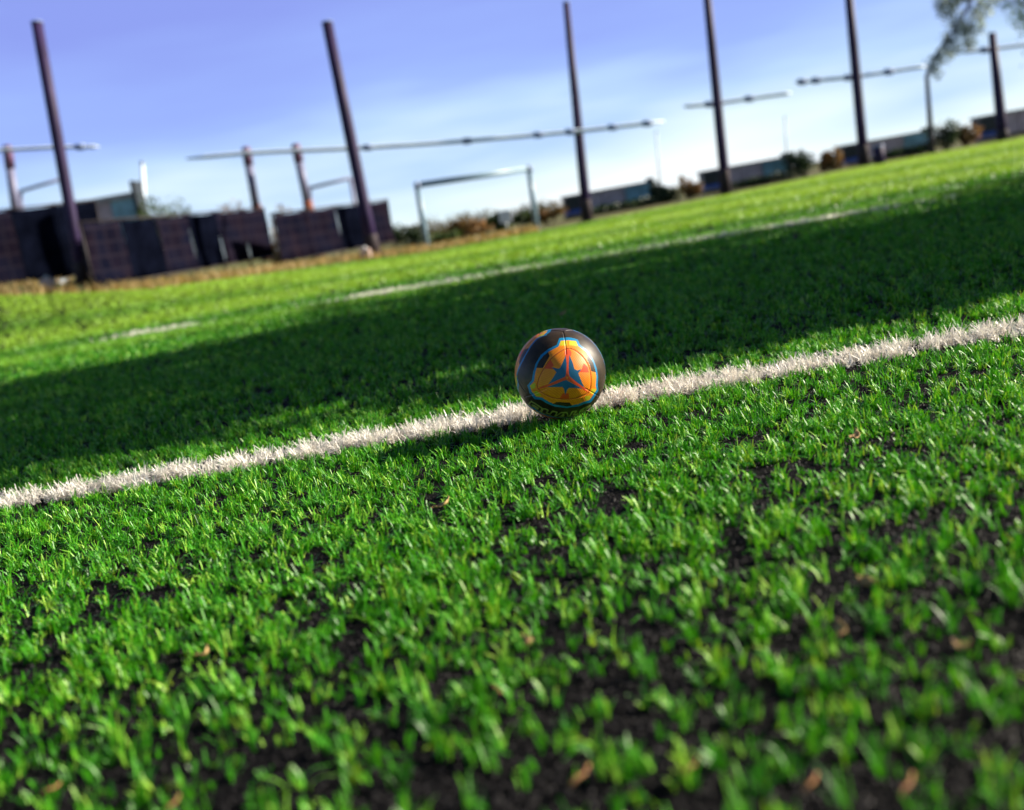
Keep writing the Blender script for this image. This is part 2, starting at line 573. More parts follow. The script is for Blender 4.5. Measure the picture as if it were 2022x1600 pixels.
NT, NP = 420, 840
th = np.linspace(0.0008, math.pi - .0008, NT + 1)
ph = np.linspace(0, 2 * math.pi, NP, endpoint=False)
TH, PH = np.meshgrid(th, ph, indexing='ij')
DIR = np.stack([np.sin(TH) * np.cos(PH), np.sin(TH) * np.sin(PH), np.cos(TH)], -1).reshape(-1, 3)   # right, up, towards camera
a0 = np.array([.096, -.118, 0])
a0[2] = math.sqrt(1 - a0 @ a0)


def tang(deg):
    g = np.array([math.cos(math.radians(deg)), math.sin(math.radians(deg)), 0])
    g -= a0 * (g @ a0)
    return g / np.linalg.norm(g)


TET = math.acos(-1 / 3)
AX = [a0] + [a0 * math.cos(t_) + tang(d) * math.sin(t_) for d, t_ in ((150, TET), (30, 2.12), (270, TET))]


def frames(D):
    """the emblem repeats about the four tetrahedral axes"""
    yield D, D @ a0
    for a in AX[1:]:
        c = (a0 + a) / np.linalg.norm(a0 + a)
        D2 = 2 * (D @ c)[:, None] * c[None] - D
        yield D2, D2 @ a0


i_ = np.arange(NT * NP)
r_, c_ = i_ // NP, i_ % NP
QB = np.stack([r_ * NP + c_, r_ * NP + (c_ + 1) % NP, (r_ + 1) * NP + (c_ + 1) % NP, (r_ + 1) * NP + c_], 1)[:, ::-1]
CEN = DIR[QB].mean(1)
CEN /= np.linalg.norm(CEN, axis=1)[:, None]
PIECE = [('football', 'black')]
cls = np.zeros(len(CEN), int)


def piece(nm, mt):
    PIECE.append((nm, mt))
    return len(PIECE) - 1


for e, (D2, ca) in reversed(list(enumerate(frames(CEN)))):
    s = np.where((ca > .55) & (D2[:, 2] > .05))[0]
    U, Vv = D2[s, 0], D2[s, 1]
    k = np.zeros(len(s), int)
    k[inside(E_CYAN, U, Vv)] = piece('blue_outline', 'cyan')
    org = piece('orange_panel', 'orange')
    k[inside(E_ORANGE, U, Vv)] = org
    for p in E_YELLOW:
        k[inside(p, U, Vv)] = piece('yellow_tip', 'yellow')
    for p in E_BLACK:
        k[inside(p, U, Vv)] = 0
    red = []
    for p in E_RED:
        red.append(piece('red_patch', 'red'))
        k[inside(p, U, Vv)] = red[-1]
    k[(dline(E_TRI, U, Vv, True) < .011) & np.isin(k, [org] + red)] = piece('panel_ridge', 'ridge')
    arm = piece('red_arm', 'red')
    for p in E_ARM:
        k[inside(p, U, Vv)] = arm
    for p in E_STAR:
        k[inside(p, U, Vv)] = piece('star_point', 'blue')
    clr = (ca[s] > .6) & (k == 0) & (inside(E_CYAN, U, Vv))
    cls[s] = np.where(k > 0, k, np.where(clr, 0, cls[s]))
s = np.where((CEN[:, 2] > .03) & (CEN[:, 1] < -.5) & (cls == 0))[0]
for p, hole in LETTERS:
    lt = piece('letter', 'letter') if not hole else lt
    cls[s[dline(p, CEN[s, 0], CEN[s, 1], True) < .0135]] = lt
# relief: stitched seams pressed in, the inner triangle edged by a groove
rad = np.full(len(DIR), BALL_R)
for i in range(4):
    for k in range(4):
        if i == k:
            continue
        nrm = np.cross(AX[i], -AX[k])
        nrm /= np.linalg.norm(nrm)
        ang = np.arccos(np.clip(DIR @ AX[i], -1, 1))
        side = DIR @ (-AX[k] - AX[i] * (AX[i] @ -AX[k]))
        d = np.abs(DIR @ nrm)
        ok = (ang > .50) & (ang < math.pi - TET + .01) & (side > 0)
        rad -= np.where(ok, .0016 * np.exp(-(d / .011) ** 2), 0)
for D2, ca in frames(DIR):
    s = np.where((ca > .6) & (D2[:, 2] > .05))[0]
    d = dline(E_TRI, D2[s, 0], D2[s, 1], True)
    rad[s] -= .0011 * np.exp(-(d / .014) ** 2)
BV = DIR * rad[:, None]
BV = BV[:, :1] * RC + BV[:, 1:2] * UC - BV[:, 2:] * F0


def ball_mat(name, base, rough, spec=.5, weave=None, pebble=.25, var=.12):
    m = bpy.data.materials.new(name)
    m.use_nodes = True
    t = m.node_tree
    p = t.nodes['Principled BSDF']
    p.inputs['Roughness'].default_value = rough
    p.inputs['Specular IOR Level'].default_value = spec
    co = N(t, 'ShaderNodeTexCoord')
    n = N(t, 'ShaderNodeTexNoise', Scale=34.0, Detail=6.0, Roughness=.65)
    r = N(t, 'ShaderNodeValToRGB')
    r.color_ramp.elements[0].position, r.color_ramp.elements[1].position = .3, .7
    r.color_ramp.elements[0].color = (*[c * (1 - var) for c in base], 1)
    r.color_ramp.elements[1].color = (*[min(1, c * (1 + var)) for c in base], 1)
    t.links.new(co.outputs['Object'], n.inputs['Vector'])
    t.links.new(n.outputs['Fac'], r.inputs['Fac'])
    src = r.outputs['Color']
    v = N(t, 'ShaderNodeTexVoronoi', Scale=900.0)
    t.links.new(co.outputs['Object'], v.inputs['Vector'])
    hsrc = v.outputs['Distance']
    if weave:
        wv = N(t, 'ShaderNodeTexWave', wave_type='BANDS', bands_direction='DIAGONAL', Scale=115.0, Distortion=.4)
        t.links.new(co.outputs['Object'], wv.inputs['Vector'])
        x = N(t, 'ShaderNodeMix', data_type='RGBA')
        x.inputs[7].default_value = (*weave, 1)
        f = N(t, 'ShaderNodeMath', operation='MULTIPLY')
        f.inputs[1].default_value = .7
        t.links.new(wv.outputs['Fac'], f.inputs[0])
        t.links.new(f.outputs[0], x.inputs[0])
        t.links.new(src, x.inputs[6])
        src = x.outputs[2]
        hsrc = wv.outputs['Fac']
    t.links.new(src, p.inputs['Base Color'])
    b = N(t, 'ShaderNodeBump', Strength=pebble, Distance=.0006)
    t.links.new(hsrc, b.inputs['Height'])
    t.links.new(b.outputs['Normal'], p.inputs['Normal'])
    return m


BM = {'black': ball_mat('ball_black', (.028, .017, .008), .46, .42, var=.8),
      'cyan': ball_mat('ball_cyan', (.0, .19, .40), .42),
      'orange': ball_mat('ball_orange', (.90, .21, .003), .45, weave=(.88, .31, .004), pebble=.5),
      'yellow': ball_mat('ball_yellow', (.60, .50, .015), .45),
      'red': ball_mat('ball_red', (.82, .075, .010), .45, pebble=.4),
      'blue': ball_mat('ball_blue', (.001, .11, .23), .42),
      'letter': ball_mat('ball_letter', (.30, .31, .07), .5),
      'ridge': ball_mat('ball_ridge', (.58, .11, .004), .5)}
ball = None
for k, (nm, mt) in enumerate(PIECE):
    q = QB[cls == k]
    if len(q) < 3:
        continue
    used, inv = np.unique(q, return_inverse=True)
    o = np_mesh(nm, BV[used], inv.reshape(-1, 4), BM[mt], parent=ball, smooth=True)
    if ball is None:
        ball = o
        ball.location = tuple(BALL_C)
        tag(ball, 'black football with an orange emblem and blue star resting on the white line', 'football')

# ------------------------------------------------------------------ dry leaves and twigs on the turf
M_TAN = mat('dry_leaf', (.46, .30, .13), .7, .3, var=.3, vscale=60)
M_TWIG = mat('twig_bark', (.28, .14, .06), .8, .3, var=.4, vscale=120)


def leaf(px, py, size, rz, label, curl=.5, group=None):
    p = gp(px, py, .022)
    nu, nv = 9, 5
    v, f = [], []
    for i in range(nu):
        t = i / (nu - 1)
        wid = size * .26 * math.sin(math.pi * min(1, t * .97 + .03)) ** .8
        for j in range(nv):
            s = j / (nv - 1) * 2 - 1
            v.append(((t - .5) * size, s * wid, size * curl * ((t - .5) ** 2 * 1.6 + .35 * s * s * .5) + .002 * math.sin(9 * t + 4 * s)))
    for i in range(nu - 1):
        for j in range(nv - 1):
            b = i * nv + j
            f.append((b, b + nv, b + nv + 1, b + 1))
    root = new_obj('dry_leaf', v, f, M_TAN, smooth=True)
    sm = root.modifiers.new('thickness', 'SOLIDIFY')
    sm.thickness = .0006
    root.location, root.rotation_euler = tuple(p), (random.uniform(-.5, .5), random.uniform(-.4, .4), rz)
    st = MB().tube([(-size * .5, 0, size * curl * .4), (-size * .62, .001, size * curl * .5), (-size * .72, .003, size * curl * .45)], [.0008, .0007, .0005], 6).build('leaf_stem', M_TWIG, root, True)
    return tag(root, label, 'leaf', group or 'dry leaves fallen on the turf')


leaf(875, 998, .036, .5, 'small tan dry leaf on green turf below the ball shadow')
leaf(1112, 620, .045, .2, 'pale brown dry leaf on the shaded turf just behind the ball')
leaf(1688, 864, .034, .9, 'thin straw coloured leaf on the turf right of the ball, below the white line')
leaf(1045, 1270, .022, 1.8, 'curled tan leaf scrap on black infill in the lower middle', .9)
leaf(1715, 1152, .022, 2.2, 'curled tan leaf scrap on the infill, highest of those at lower right', .9)
leaf(1665, 1247, .020, 1.3, 'curled brown leaf scrap on the infill at lower right, below the highest', .9)
leaf(1905, 1283, .020, 2.0, 'curled brown leaf scrap on the infill nearest the right edge', .9)
leaf(405, 1292, .020, 1.0, 'curled brown leaf scrap on the infill at lower left', .9)


def twig(px, py, ln, rz, label):
    p = gp(px, py, .014)
    root = MB().tube([(-ln / 2, 0, -.001), (-ln * .1, .0006, .0012), (ln * .2, -.0008, .001), (ln / 2, .0005, .004)], [.0021, .0019, .0017, .0011], 8).build('twig', M_TWIG, None, True)
    root.location, root.rotation_euler = tuple(p), (0, random.uniform(-.25, .05), rz)
    return tag(root, label, 'twig', 'short brown twigs on the turf')


twig(1145, 1535, .030, .75, 'short brown twig beside a big grass tuft at the bottom middle')
twig(1365, 1515, .024, .8, 'short brown twig on the infill, between the bottom middle and the lower right twigs')
twig(1600, 1550, .024, .7, 'short brown twig at the bottom, left of the rightmost twig')
twig(1790, 1555, .028, .75, 'rightmost short brown twig at the bottom edge of the turf')
twig(100, 1560, .022, .6, 'leftmost short brown twig at the bottom left corner')
twig(340, 1590, .022, .7, 'short brown twig at the bottom edge, right of the leftmost twig')
twig(980, 1362, .018, 2.1, 'tiny reddish twig standing on black infill above the bottom middle')

# ------------------------------------------------------------------ tall poles and the cables between them
M_POLE = mat('dark_pole', (.026, .013, .060), .6, .3, var=.3, vscale=3)
M_POLEB = mat('pole_foot', (.035, .024, .030), .7, .3, var=.3, vscale=4)
M_STEEL = mat('galvanised', (.40, .44, .48), .45, .5, metal=.3, var=.2, vscale=8)
M_CABLE = mat('grey_cable', (.70, .80, .98), .5, .4, var=.15, vscale=3)
M_CLAMP = mat('cable_clamp', (.25, .32, .50), .5, .4)


def on_ground(px, y):
    """ground point at depth y below the photograph column px"""
    lo, hi = -400., 900.
    for _ in range(50):
        mid = (lo + hi) / 2
        p = at(px, mid, y)
        if p[2] > terrain(p[0], p[1]):
            lo = mid
        else:
            hi = mid
    return p


def pole(base_px, y, top, w_top, w_bot, label):
    """shaft from the ground up to the photographed top"""
    t = at(top[0], top[1], y)
    g = on_ground(base_px, y)
    t = t + (t - g) * (.25 if top[1] < 5 else 0)
    root = empty('net_pole', g)
    k = y / F
    ax = t - g
    rb, rt = w_bot * k * .47, w_top * k * .54
    MB().tube([ax * 0.0 - np.array([0, 0, .1]), ax * .25, ax * .6, ax], [rb, rb * .96, (rb + rt) / 2, rt], 18).build('shaft', M_POLE, root, True)
    MB().tube([ax, ax * 1.004, ax * 1.008], [rt * 1.12, rt * 1.05, rt * .5], 18).build('cap', M_CLAMP, root, True)
    MB().tube([ax * .0, ax * .10, ax * .105], [rb * 1.12, rb * 1.1, rb * 1.02], 18).build('foot_sleeve', M_POLEB, root, True)
    MB().box((0, 0, .02), (rb * 4, rb * 4, .05), bev=.01).build('base_plate', M_POLEB, root)
    tag(root, label, 'pole', 'tall dark poles round the pitch')
    return root


PY = {}
POLES = [(166, 23.5, (73, 45), 19, 24, 'tall dark purple pole at far left with its top in view'),
         (740, 27.5, (646, 45), 19, 26, 'tall dark pole in front of the fence panel left of the goal'),
         (1160, 29.0, (1118, 6), 11, 21, 'tall dark pole just right of the small goal'),
         (1434, 33.0, (1397, 0), 13, 21, 'tall dark pole between the goal side pole and the two at right'),
         (1707, 42.0, (1677, 0), 14, 21, 'tall dark pole left of the slim tree'),
         (1981, 43.0, (1959, 66), 13, 22, 'rightmost tall dark pole, its top beside the tree crown')]
for a in POLES:
    pole(*a)


def cable(pts, y, w, clamps, label):
    k = y / F
    P = [at(px, py, y) for px, py in pts]
    root = empty('cable', P[0])
    o = P[0]
    n = 24
    t = np.linspace(0, 1, n)
    xs = np.array([p[0] for p in pts])
    sx = np.interp(t, [0, 1], [xs[0], xs[-1]])
    Q = np.array([[np.interp(s, xs, [p[i] for p in P]) for i in range(3)] for s in sx])
    for _ in range(3):
        Q[1:-1] = (Q[:-2] + 2 * Q[1:-1] + Q[2:]) / 4
    MB().tube(list(Q - o), list(w * .8 * k / 2 * np.clip(np.minimum(t, 1 - t) * 16 + .4, 0, 1)), 10).build('strand', M_CABLE, root, True)
    for cx_ in clamps:
        j = np.array([np.interp(cx_, sx, Q[:, i]) for i in range(3)]) - o
        d = Q[-1] - Q[0]
        d /= np.linalg.norm(d)
        MB().tube([j - d * 9 * k, j - d * 7 * k, j + d * 7 * k, j + d * 9 * k], [4 * k, 6.2 * k, 6.2 * k, 4 * k], 10).build('clamp', M_CLAMP, root, True)
    return tag(root, label, 'cable', 'grey cables strung along the poles')


cable([(-60, 301), (0, 297), (110, 291), (195, 290)], 23.9, 9, (158,), 'grey cable on the far left pole')
cable([(368, 314), (480, 302), (690, 294), (900, 281), (1137, 260), (1312, 240)], 28.6, 10, (726, 922, 1063, 1126, 1210, 1278), 'longest grey cable, sagging from the fence panels over the goal')
cable([(1350, 211), (1412, 205), (1480, 195), (1562, 184)], 33.4, 9, (1402, 1480), 'short grey cable on the pole right of the goal side pole')
cable([(1570, 163), (1690, 152), (1755, 142), (1828, 131)], 42.5, 9, (1584, 1611, 1676, 1755), 'short grey cable between the pole and the slim tree')
cable([(1895, 104), (1950, 98), (2030, 88), (2120, 78)], 43.5, 9, (1945,), 'short grey cable at the right edge behind the last pole')

# reddish poles behind the fence panels
M_REDP = mat('faded_red_paint', (.13, .065, .13), .6, .4, var=.3, vscale=3)
M_PALE = mat('pale_paint', (.17, .17, .27), .5, .4, var=.15, vscale=5)
M_RUST = mat('rusty_steel', (.20, .06, .035), .75, .3, var=.4, vscale=9)
for bx, tx, ty, lb in ((52, 14, 286, 'short reddish pole behind the far left fence panel'), (525, 485, 290, 'short reddish pole behind the right end of the middle fence panel'), (630, 583, 284, 'short reddish pole behind the fence panel nearest the goal')):
    y = 40.
    g, t = on_ground(bx, y), at(tx, ty, y)
    ax, r = t - g, 9 * y / F
    root = empty('marker_pole', g)
    MB().tube([ax * .5, ax * .84], r * .9, 14).build('shaft', M_PALE, root, True)
    MB().tube([ax * .84, ax * .985, ax], [r, r, r * .6], 14).build('red_top', M_REDP, root, True)
    MB().tube([ax * 0, ax * .5], r * 1.02, 14).build('rusty_sleeve', M_RUST, root, True)
    tag(root, lb, 'pole', 'short reddish poles behind the fence panels')

# ------------------------------------------------------------------ goal
M_GOAL = mat('goal_paint', (.20, .31, .40), .4, .5, var=.08, vscale=6)
YG = 29.5
g1, g2 = on_ground(844, YG), on_ground(1060, YG + 1)
t1, t2 = at(824, 366, YG), at(1045, 333, YG + 1)
root = empty('goal', (g1 + g2) / 2)
c0 = (g1 + g2) / 2
rp_ = .08
for g, t in ((g1, t1), (g2, t2)):
    MB().tube([g - c0 - np.array([0, 0, .05]), t - c0], rp_, 16).build('post', M_GOAL, root, True)
    MB().tube([t - c0 - np.array([0, 0, rp_ * 1.3]), t - c0 + np.array([0, 0, rp_ * .6]), t - c0 + np.array([0, 0, rp_ * 1.1])], [rp_ * 1.12, rp_ * 1.12, rp_ * .7], 16).build('corner_joint', M_CLAMP, root, True)
d = (t2 - t1) / np.linalg.norm(t2 - t1)
MB().tube([t1 - c0 + d * rp_, t2 - c0 - d * rp_], rp_, 16).build('crossbar', M_GOAL, root, True)
tag(root, 'small grey goal frame without a net at the far edge of the pitch', 'goal')

for px, lb in (((610, 372), (692, 352)), 'faint pale goal frame behind the fence panel nearest the goal'), (((40, 378), (128, 352)), 'faint pale goal frame behind the far left fence panel'):
    y = 60.
    pts = []
    root = empty('pale_goal', on_ground(px[0][0], y))
    o = np.array(root.location)
    for q in px:
        t = at(q[0], q[1], y)
        g = on_ground(q[0] + 22, y)
        MB().tube([g - o, t - o], .10, 10).build('post', M_PALE, root, True)
        pts.append(t - o)
    MB().tube(pts, .09, 10).build('crossbar', M_PALE, root, True)
    tag(root, lb, 'goal', 'pale goal frames behind the fence panels')

# ------------------------------------------------------------------ dark fence panels


def brick_grid(name, base, line, sx, sz):
    m = mat(name, base, .95, 0.0)
    t = m.node_tree
    co = N(t, 'ShaderNodeTexCoord')
    mp_ = N(t, 'ShaderNodeMapping')
    mp_.inputs['Rotation'].default_value = (math.pi / 2, 0, 0)
    bt = N(t, 'ShaderNodeTexBrick', offset=0.0)
    bt.inputs['Color1'].default_value = (*base, 1)
    bt.inputs['Color2'].default_value = (*[c * 1.9 for c in base], 1)
    bt.inputs['Mortar'].default_value = (*line, 1)
    bt.inputs['Scale'].default_value = 1
    bt.inputs['Mortar Size'].default_value = .03
    bt.inputs['Brick Width'].default_value = sx
    bt.inputs['Row Height'].default_value = sz
    t.links.new(co.outputs['Object'], mp_.inputs['Vector'])
    t.links.new(mp_.outputs['Vector'], bt.inputs['Vector'])
    nn = N(t, 'ShaderNodeTexNoise', Scale=1.3, Detail=5.0, Roughness=.65)
    rr = N(t, 'ShaderNodeValToRGB')
    rr.color_ramp.elements[0].position, rr.color_ramp.elements[1].position = .4, .72
    rr.color_ramp.elements[0].color, rr.color_ramp.elements[1].color = (.003, .004, .012, 1), (.018, .009, .012, 1)
    mx_ = N(t, 'ShaderNodeMix', data_type='RGBA')
    mx_.inputs[0].default_value = .45
    t.links.new(co.outputs['Object'], nn.inputs['Vector'])
    t.links.new(nn.outputs['Fac'], rr.inputs['Fac'])
    t.links.new(bt.outputs['Color'], mx_.inputs[6])
    t.links.new(rr.outputs['Color'], mx_.inputs[7])
    t.links.new(mx_.outputs[2], t.nodes['Principled BSDF'].inputs['Base Color'])
    return m


M_PANEL = brick_grid('windbreak_cloth', (.0035, .0038, .0085), (.016, .014, .022), .42, .30)
M_NAVY = mat('navy_cloth', (.0022, .0030, .0075), .95, 0.0, var=.5, vscale=2)
M_PFRAME = mat('panel_frame', (.018, .012, .016), .6, .4, var=.3, vscale=6)


def fence_panel(a, ya, b, yb, zt, zb, label, nposts=4, pattern='gng'):
    A, B = at(a[0], a[1], ya), at(b[0], b[1], yb)
    d = (B - A)[:2]
    ln = float(np.hypot(*d))
    rz = math.atan2(d[1], d[0])
    mid = (A + B) / 2
    z0 = float(terrain(mid[0], mid[1])) - .05
    root = empty('fence_panel', (mid[0], mid[1], z0), rz)
    ht = zt - zb
    # one slightly billowing thick cloth per bay, solid navy or dark see-through weave
    nx, nz = 9, 9
    for bay in range(nposts - 1):
        v, f = [], []
        for sgn in (0, 1):
            for i in range(nz):
                for j in range(nx):
                    u, w = j / (nx - 1), i / (nz - 1)
                    bl = .05 * math.sin(math.pi * u) * math.sin(math.pi * w) + .012 * math.sin(9 * u + 5 * w + bay)
                    sag = .03 * math.sin(math.pi * u) * w
                    v.append((((bay + .012 + .976 * u) / (nposts - 1) - .5) * ln, bl + sgn * .02 - .01, zb - z0 + w * ht - sag))
        for sgn in (0, 1):
            for i in range(nz - 1):
                for j in range(nx - 1):
                    q = sgn * nx * nz + i * nx + j
                    f.append((q, q + 1, q + nx + 1, q + nx) if not sgn else (q, q + nx, q + nx + 1, q + 1))
        for j in range(nx - 1):
            f.append((j, nx * nz + j, nx * nz + j + 1, j + 1))
            t_ = (nz - 1) * nx + j
            f.append((t_, t_ + 1, nx * nz + t_ + 1, nx * nz + t_))
        new_obj('cloth', v, f, M_NAVY if pattern[bay % len(pattern)] == 'n' else M_PANEL, root, True)
    for z in (zt - z0 + .02, zb - z0 - .02):
        MB().tube([(-ln / 2, 0, z), (ln / 2, 0, z)], .022, 10).build('rail', M_PFRAME, root, True)
    for k in range(nposts):
        x = (k / (nposts - 1) - .5) * ln
        px_, py_ = mid[0] + math.cos(rz) * x, mid[1] + math.sin(rz) * x
        MB().tube([(x, .045, float(terrain(px_, py_)) - z0 - .1), (x, .045, zt - z0 + .05)], .03, 10).build('post', M_PFRAME, root, True)
    tag(root, label, 'fence', 'dark cloth fence panels left of the goal')


fence_panel((-60, 480), 25, (206, 470), 27.5, 2.72, .98, 'dark cloth fence panel at the left edge, tallest of the three', 4, 'gnn')
fence_panel((172, 490), 22.6, (532, 460), 30.5, 1.93, .62, 'long dark cloth fence panel in the middle of the three', 7, 'gngngg')
fence_panel((546, 460), 28.6, (774, 440), 33.5, 1.66, .42, 'dark cloth fence panel nearest the goal, with a pole in front', 5, 'ggng')

# small pale blocks at the pole feet
M_BLOCK = mat('pale_concrete', (.55, .42, .38), .85, .2, var=.2, vscale=10, bump=.3)
for px, y, lb in ((98, 23.0, 'pale pinkish block under the far left fence panel'), (724, 27.2, 'pale pinkish block beside the pole left of the goal')):
    g = on_ground(px, y)
    root = MB().box((0, 0, .13), (.26, .26, .30), bev=.03).build('ballast_block', M_BLOCK)
    root.location = tuple(g)
    MB().tube([(0, 0, .27), (0, 0, .33), (0, 0, .34)], [.05, .05, .03], 10).build('lifting_eye', M_STEEL, root, True)
    tag(root, lb, 'block', 'pale blocks at the fence foot')

# ------------------------------------------------------------------ low shelters behind the right half
M_WALLP = mat('pinkish_panel', (.46, .38, .43), .6, .3, var=.3, vscale=2.5)
M_TEAL = mat('teal_panel', (.20, .38, .48), .4, .4, var=.35, vscale=2)
M_DARK = mat('dark_panel', (.020, .026, .030), .5, .4, var=.3, vscale=4)
M_BLUE = mat('blue_panel', (.02, .07, .34), .5, .4, var=.3, vscale=4)
M_ROOF = mat('grey_roof', (.30, .30, .32), .6, .3, var=.2, vscale=3)


def shelter(px_l, px_r, y, h, label, group='low shelters behind the poles'):
    a, b = on_ground(px_l, y), on_ground(px_r, y)
    ln = b[0] - a[0]
    root = empty('shelter', ((a[0] + b[0]) / 2, y, min(a[2], b[2])))
    X = lambda t: (t - .5) * ln
    dp = 1.1
    MB().box((X(.5), .45, h * .07 - .02), (ln, dp * .9, h * .14)).build('plinth', M_DARK, root)
    MB().box((X(.10), .4, h * .62), (ln * .17, dp * .9, h * .56)).build('dark_end', M_DARK, root)
    MB().box((X(.10), .4, h * .24), (ln * .175, dp * .91, h * .20)).build('blue_skirt', M_BLUE, root)
    for t0, t1 in ((.20, .42), (.43, .67)):
        MB().box((X((t0 + t1) / 2), .42, h * .52), (ln * (t1 - t0), dp * .85, h * .76), bev=.01).build('wall_panel', M_WALLP, root)
    MB().box((X(.55), .0, h * .55), (ln * .12, .04, h * .36), bev=.008).build('window', M_DARK, root)
    m = MB().box((X(.815), .42, h * .53), (ln * .27, dp * .86, h * .74), bev=.01)
    for k in range(6):
        m.box((X(.70 + .045 * k), -.02, h * .53), (.03, .03, h * .70))
    m.build('teal_panel', M_TEAL, root)
    MB().box((X(.975), .40, h * .55), (ln * .045, dp * .95, h * 1.1), bev=.01).build('end_post', M_DARK, root)
    MB().box((X(.47), .42, h * .935), (ln * .95, dp, h * .07), bev=.01).build('roof', M_ROOF, root)
    tag(root, label, 'shelter', group)


shelter(1117, 1297, 44, .96, 'low grey and teal shelter behind the pole beside the goal')
shelter(1390, 1566, 47, 1.00, 'low grey and teal shelter behind the second pole right of the goal')
shelter(1664, 1846, 55, 1.12, 'low grey and teal shelter behind the pole left of the slim tree')
shelter(1935, 2120, 56, 1.35, 'low grey and teal shelter behind the rightmost pole')
shelter(140, 306, 42, 3.15, 'tall teal shelter showing over the middle fence panel')

# thin posts
for px, y, top, lb in ((290, 44, (281, 322), 'thin grey post standing above the teal shelter'), (1556, 48, (1550, 232), 'thin grey post at the right end of the second shelter'), (1306, 46, (1296, 262), 'very thin grey post beside the shelter right of the goal')):
    g, t = on_ground(px, y), at(*top, y)
    r = (4.5 if px == 290 else 2) * y / F
    root = MB().tube([np.zeros(3), (t - g)], [r, r * .8], 10).build('thin_post', M_CABLE, None, True)
    root.location = tuple(g)
    MB().tube([t - g, (t - g) * 1.01, (t - g) * 1.02], [r * 1.3, r * 1.2, r * .5], 10).build('cap', M_CLAMP, root, True)
    tag(root, lb, 'post', 'thin posts behind the pitch')
g = on_ground(1738, 40)
root = MB().tube([(0, 0, -.05), (0, 0, .62), (0, 0, .68)], [.20, .19, .10], 14).build('stub_post', M_POLE, None, True)
root.location = tuple(g)
MB().tube([(0, 0, .64), (0, 0, .70), (0, 0, .71)], [.215, .2, .12], 14).build('cap', M_CLAMP, root, True)
tag(root, 'short dark stub post just right of the pole left of the slim tree', 'post')

# small white notice
g = on_ground(1003, 38)
root = empty('notice_board', g)
MB().tube([(0, 0, 0), (0, 0, .42)], .03, 8).build('post', M_STEEL, root, True)
MB().box((0, -.05, .55), (.44, .04, .42), bev=.012).build('board', mat('white_board', (.75, .75, .80), .5, .4, var=.08), root)
tag(root, 'small white board standing among bushes inside the goal mouth', 'sign')

# ------------------------------------------------------------------ bushes, hedge, dry grass, trees


def leaf_mat(name, a, b, c, tr=.25):
    return blade_mat(name, a, b, c, tr, .55, tmul=(1.2, 1.2, .7))


M_BUSHD = leaf_mat('dark_bush_leaf', (.008, .018, .012), (.018, .042, .016), (.05, .085, .02))
M_BUSHG = leaf_mat('green_bush_leaf', (.02, .05, .012), (.05, .095, .018), (.13, .15, .03))
M_AUT = leaf_mat('autumn_leaf', (.07, .05, .015), (.20, .11, .03), (.42, .21, .08))
M_TREE = leaf_mat('tree_leaf', (.16, .21, .27), (.30, .37, .46), (.48, .54, .58), .5)
M_TREEG = leaf_mat('green_tree_leaf', (.03, .07, .015), (.09, .18, .03), (.25, .34, .10))
M_BARK = mat('bark', (.07, .06, .06), .9, .2, var=.4, vscale=8, bump=.5)


def leaves(name, lumps, n, size, material, parent, seed, hollow=.35):
    """leaf quads scattered through lumpy ellipsoids (cx,cy,cz,rx,ry,rz)"""
    r = np.random.default_rng(seed)
    lumps = np.asarray(lumps, float)
    wts = lumps[:, 3] * lumps[:, 5]
    k = r.choice(len(lumps), n, p=wts / wts.sum())
    d = r.normal(size=(n, 3))
    d /= np.linalg.norm(d, axis=1)[:, None]
    rr = (hollow ** 3 + (1 - hollow ** 3) * r.random(n)) ** (1 / 3) * (1 + .18 * r.normal(size=n))
    C = lumps[k, :3] + d * rr[:, None] * lumps[k, 3:]
    C[:, 2] = np.abs(C[:, 2])
    e1 = r.normal(size=(n, 3))
    e1 /= np.linalg.norm(e1, axis=1)[:, None]
    e2 = np.cross(e1, r.normal(size=(n, 3)))
    e2 /= np.linalg.norm(e2, axis=1)[:, None]
    s = size * r.uniform(.6, 1.4, n)[:, None]
    V = np.stack([C - e1 * s, C - e2 * s * .45, C + e1 * s, C + e2 * s * .45], 1).reshape(-1, 3)
    Q = np.arange(n * 4).reshape(-1, 4)
    lt = r.normal(.45, .2, len(lumps))
    t = np.clip(lt[k] + r.normal(0, .2, n), 0, 1)
    return np_mesh(name, V, Q, material, {'tint': np.repeat(t, 4), 'stripe': np.zeros(n * 4)}, parent)


def bush(px, y, w_px, h_px, material, label, cat='bush', seed=0, n=900, group='bushes along the far edge of the pitch'):
    k = y / F
    r = random.Random(seed + 1)
    w, h = w_px * k, h_px * k
    lumps = [((r.random() - .5) * w * .7, (r.random() - .5) * w * .3, h * r.uniform(.2, .68), w * r.uniform(.16, .3), w * .22, h * r.uniform(.2, .34)) for _ in range(9)]
    g = on_ground(px, y)
    root = empty('bush', g)
    leaves('foliage', lumps, n, .045 * y / 30 + .02, material, root, seed + 40)
    m = MB()
    for q in lumps[:6]:
        m.tube([(q[0] * .2, 0, -.03), (q[0] * .6, q[1] * .5, q[2] * .5), q[:3]], [.03, .02, .008], 6)
    m.build('stem', M_BARK, root, True)
    return tag(root, label, cat, group)


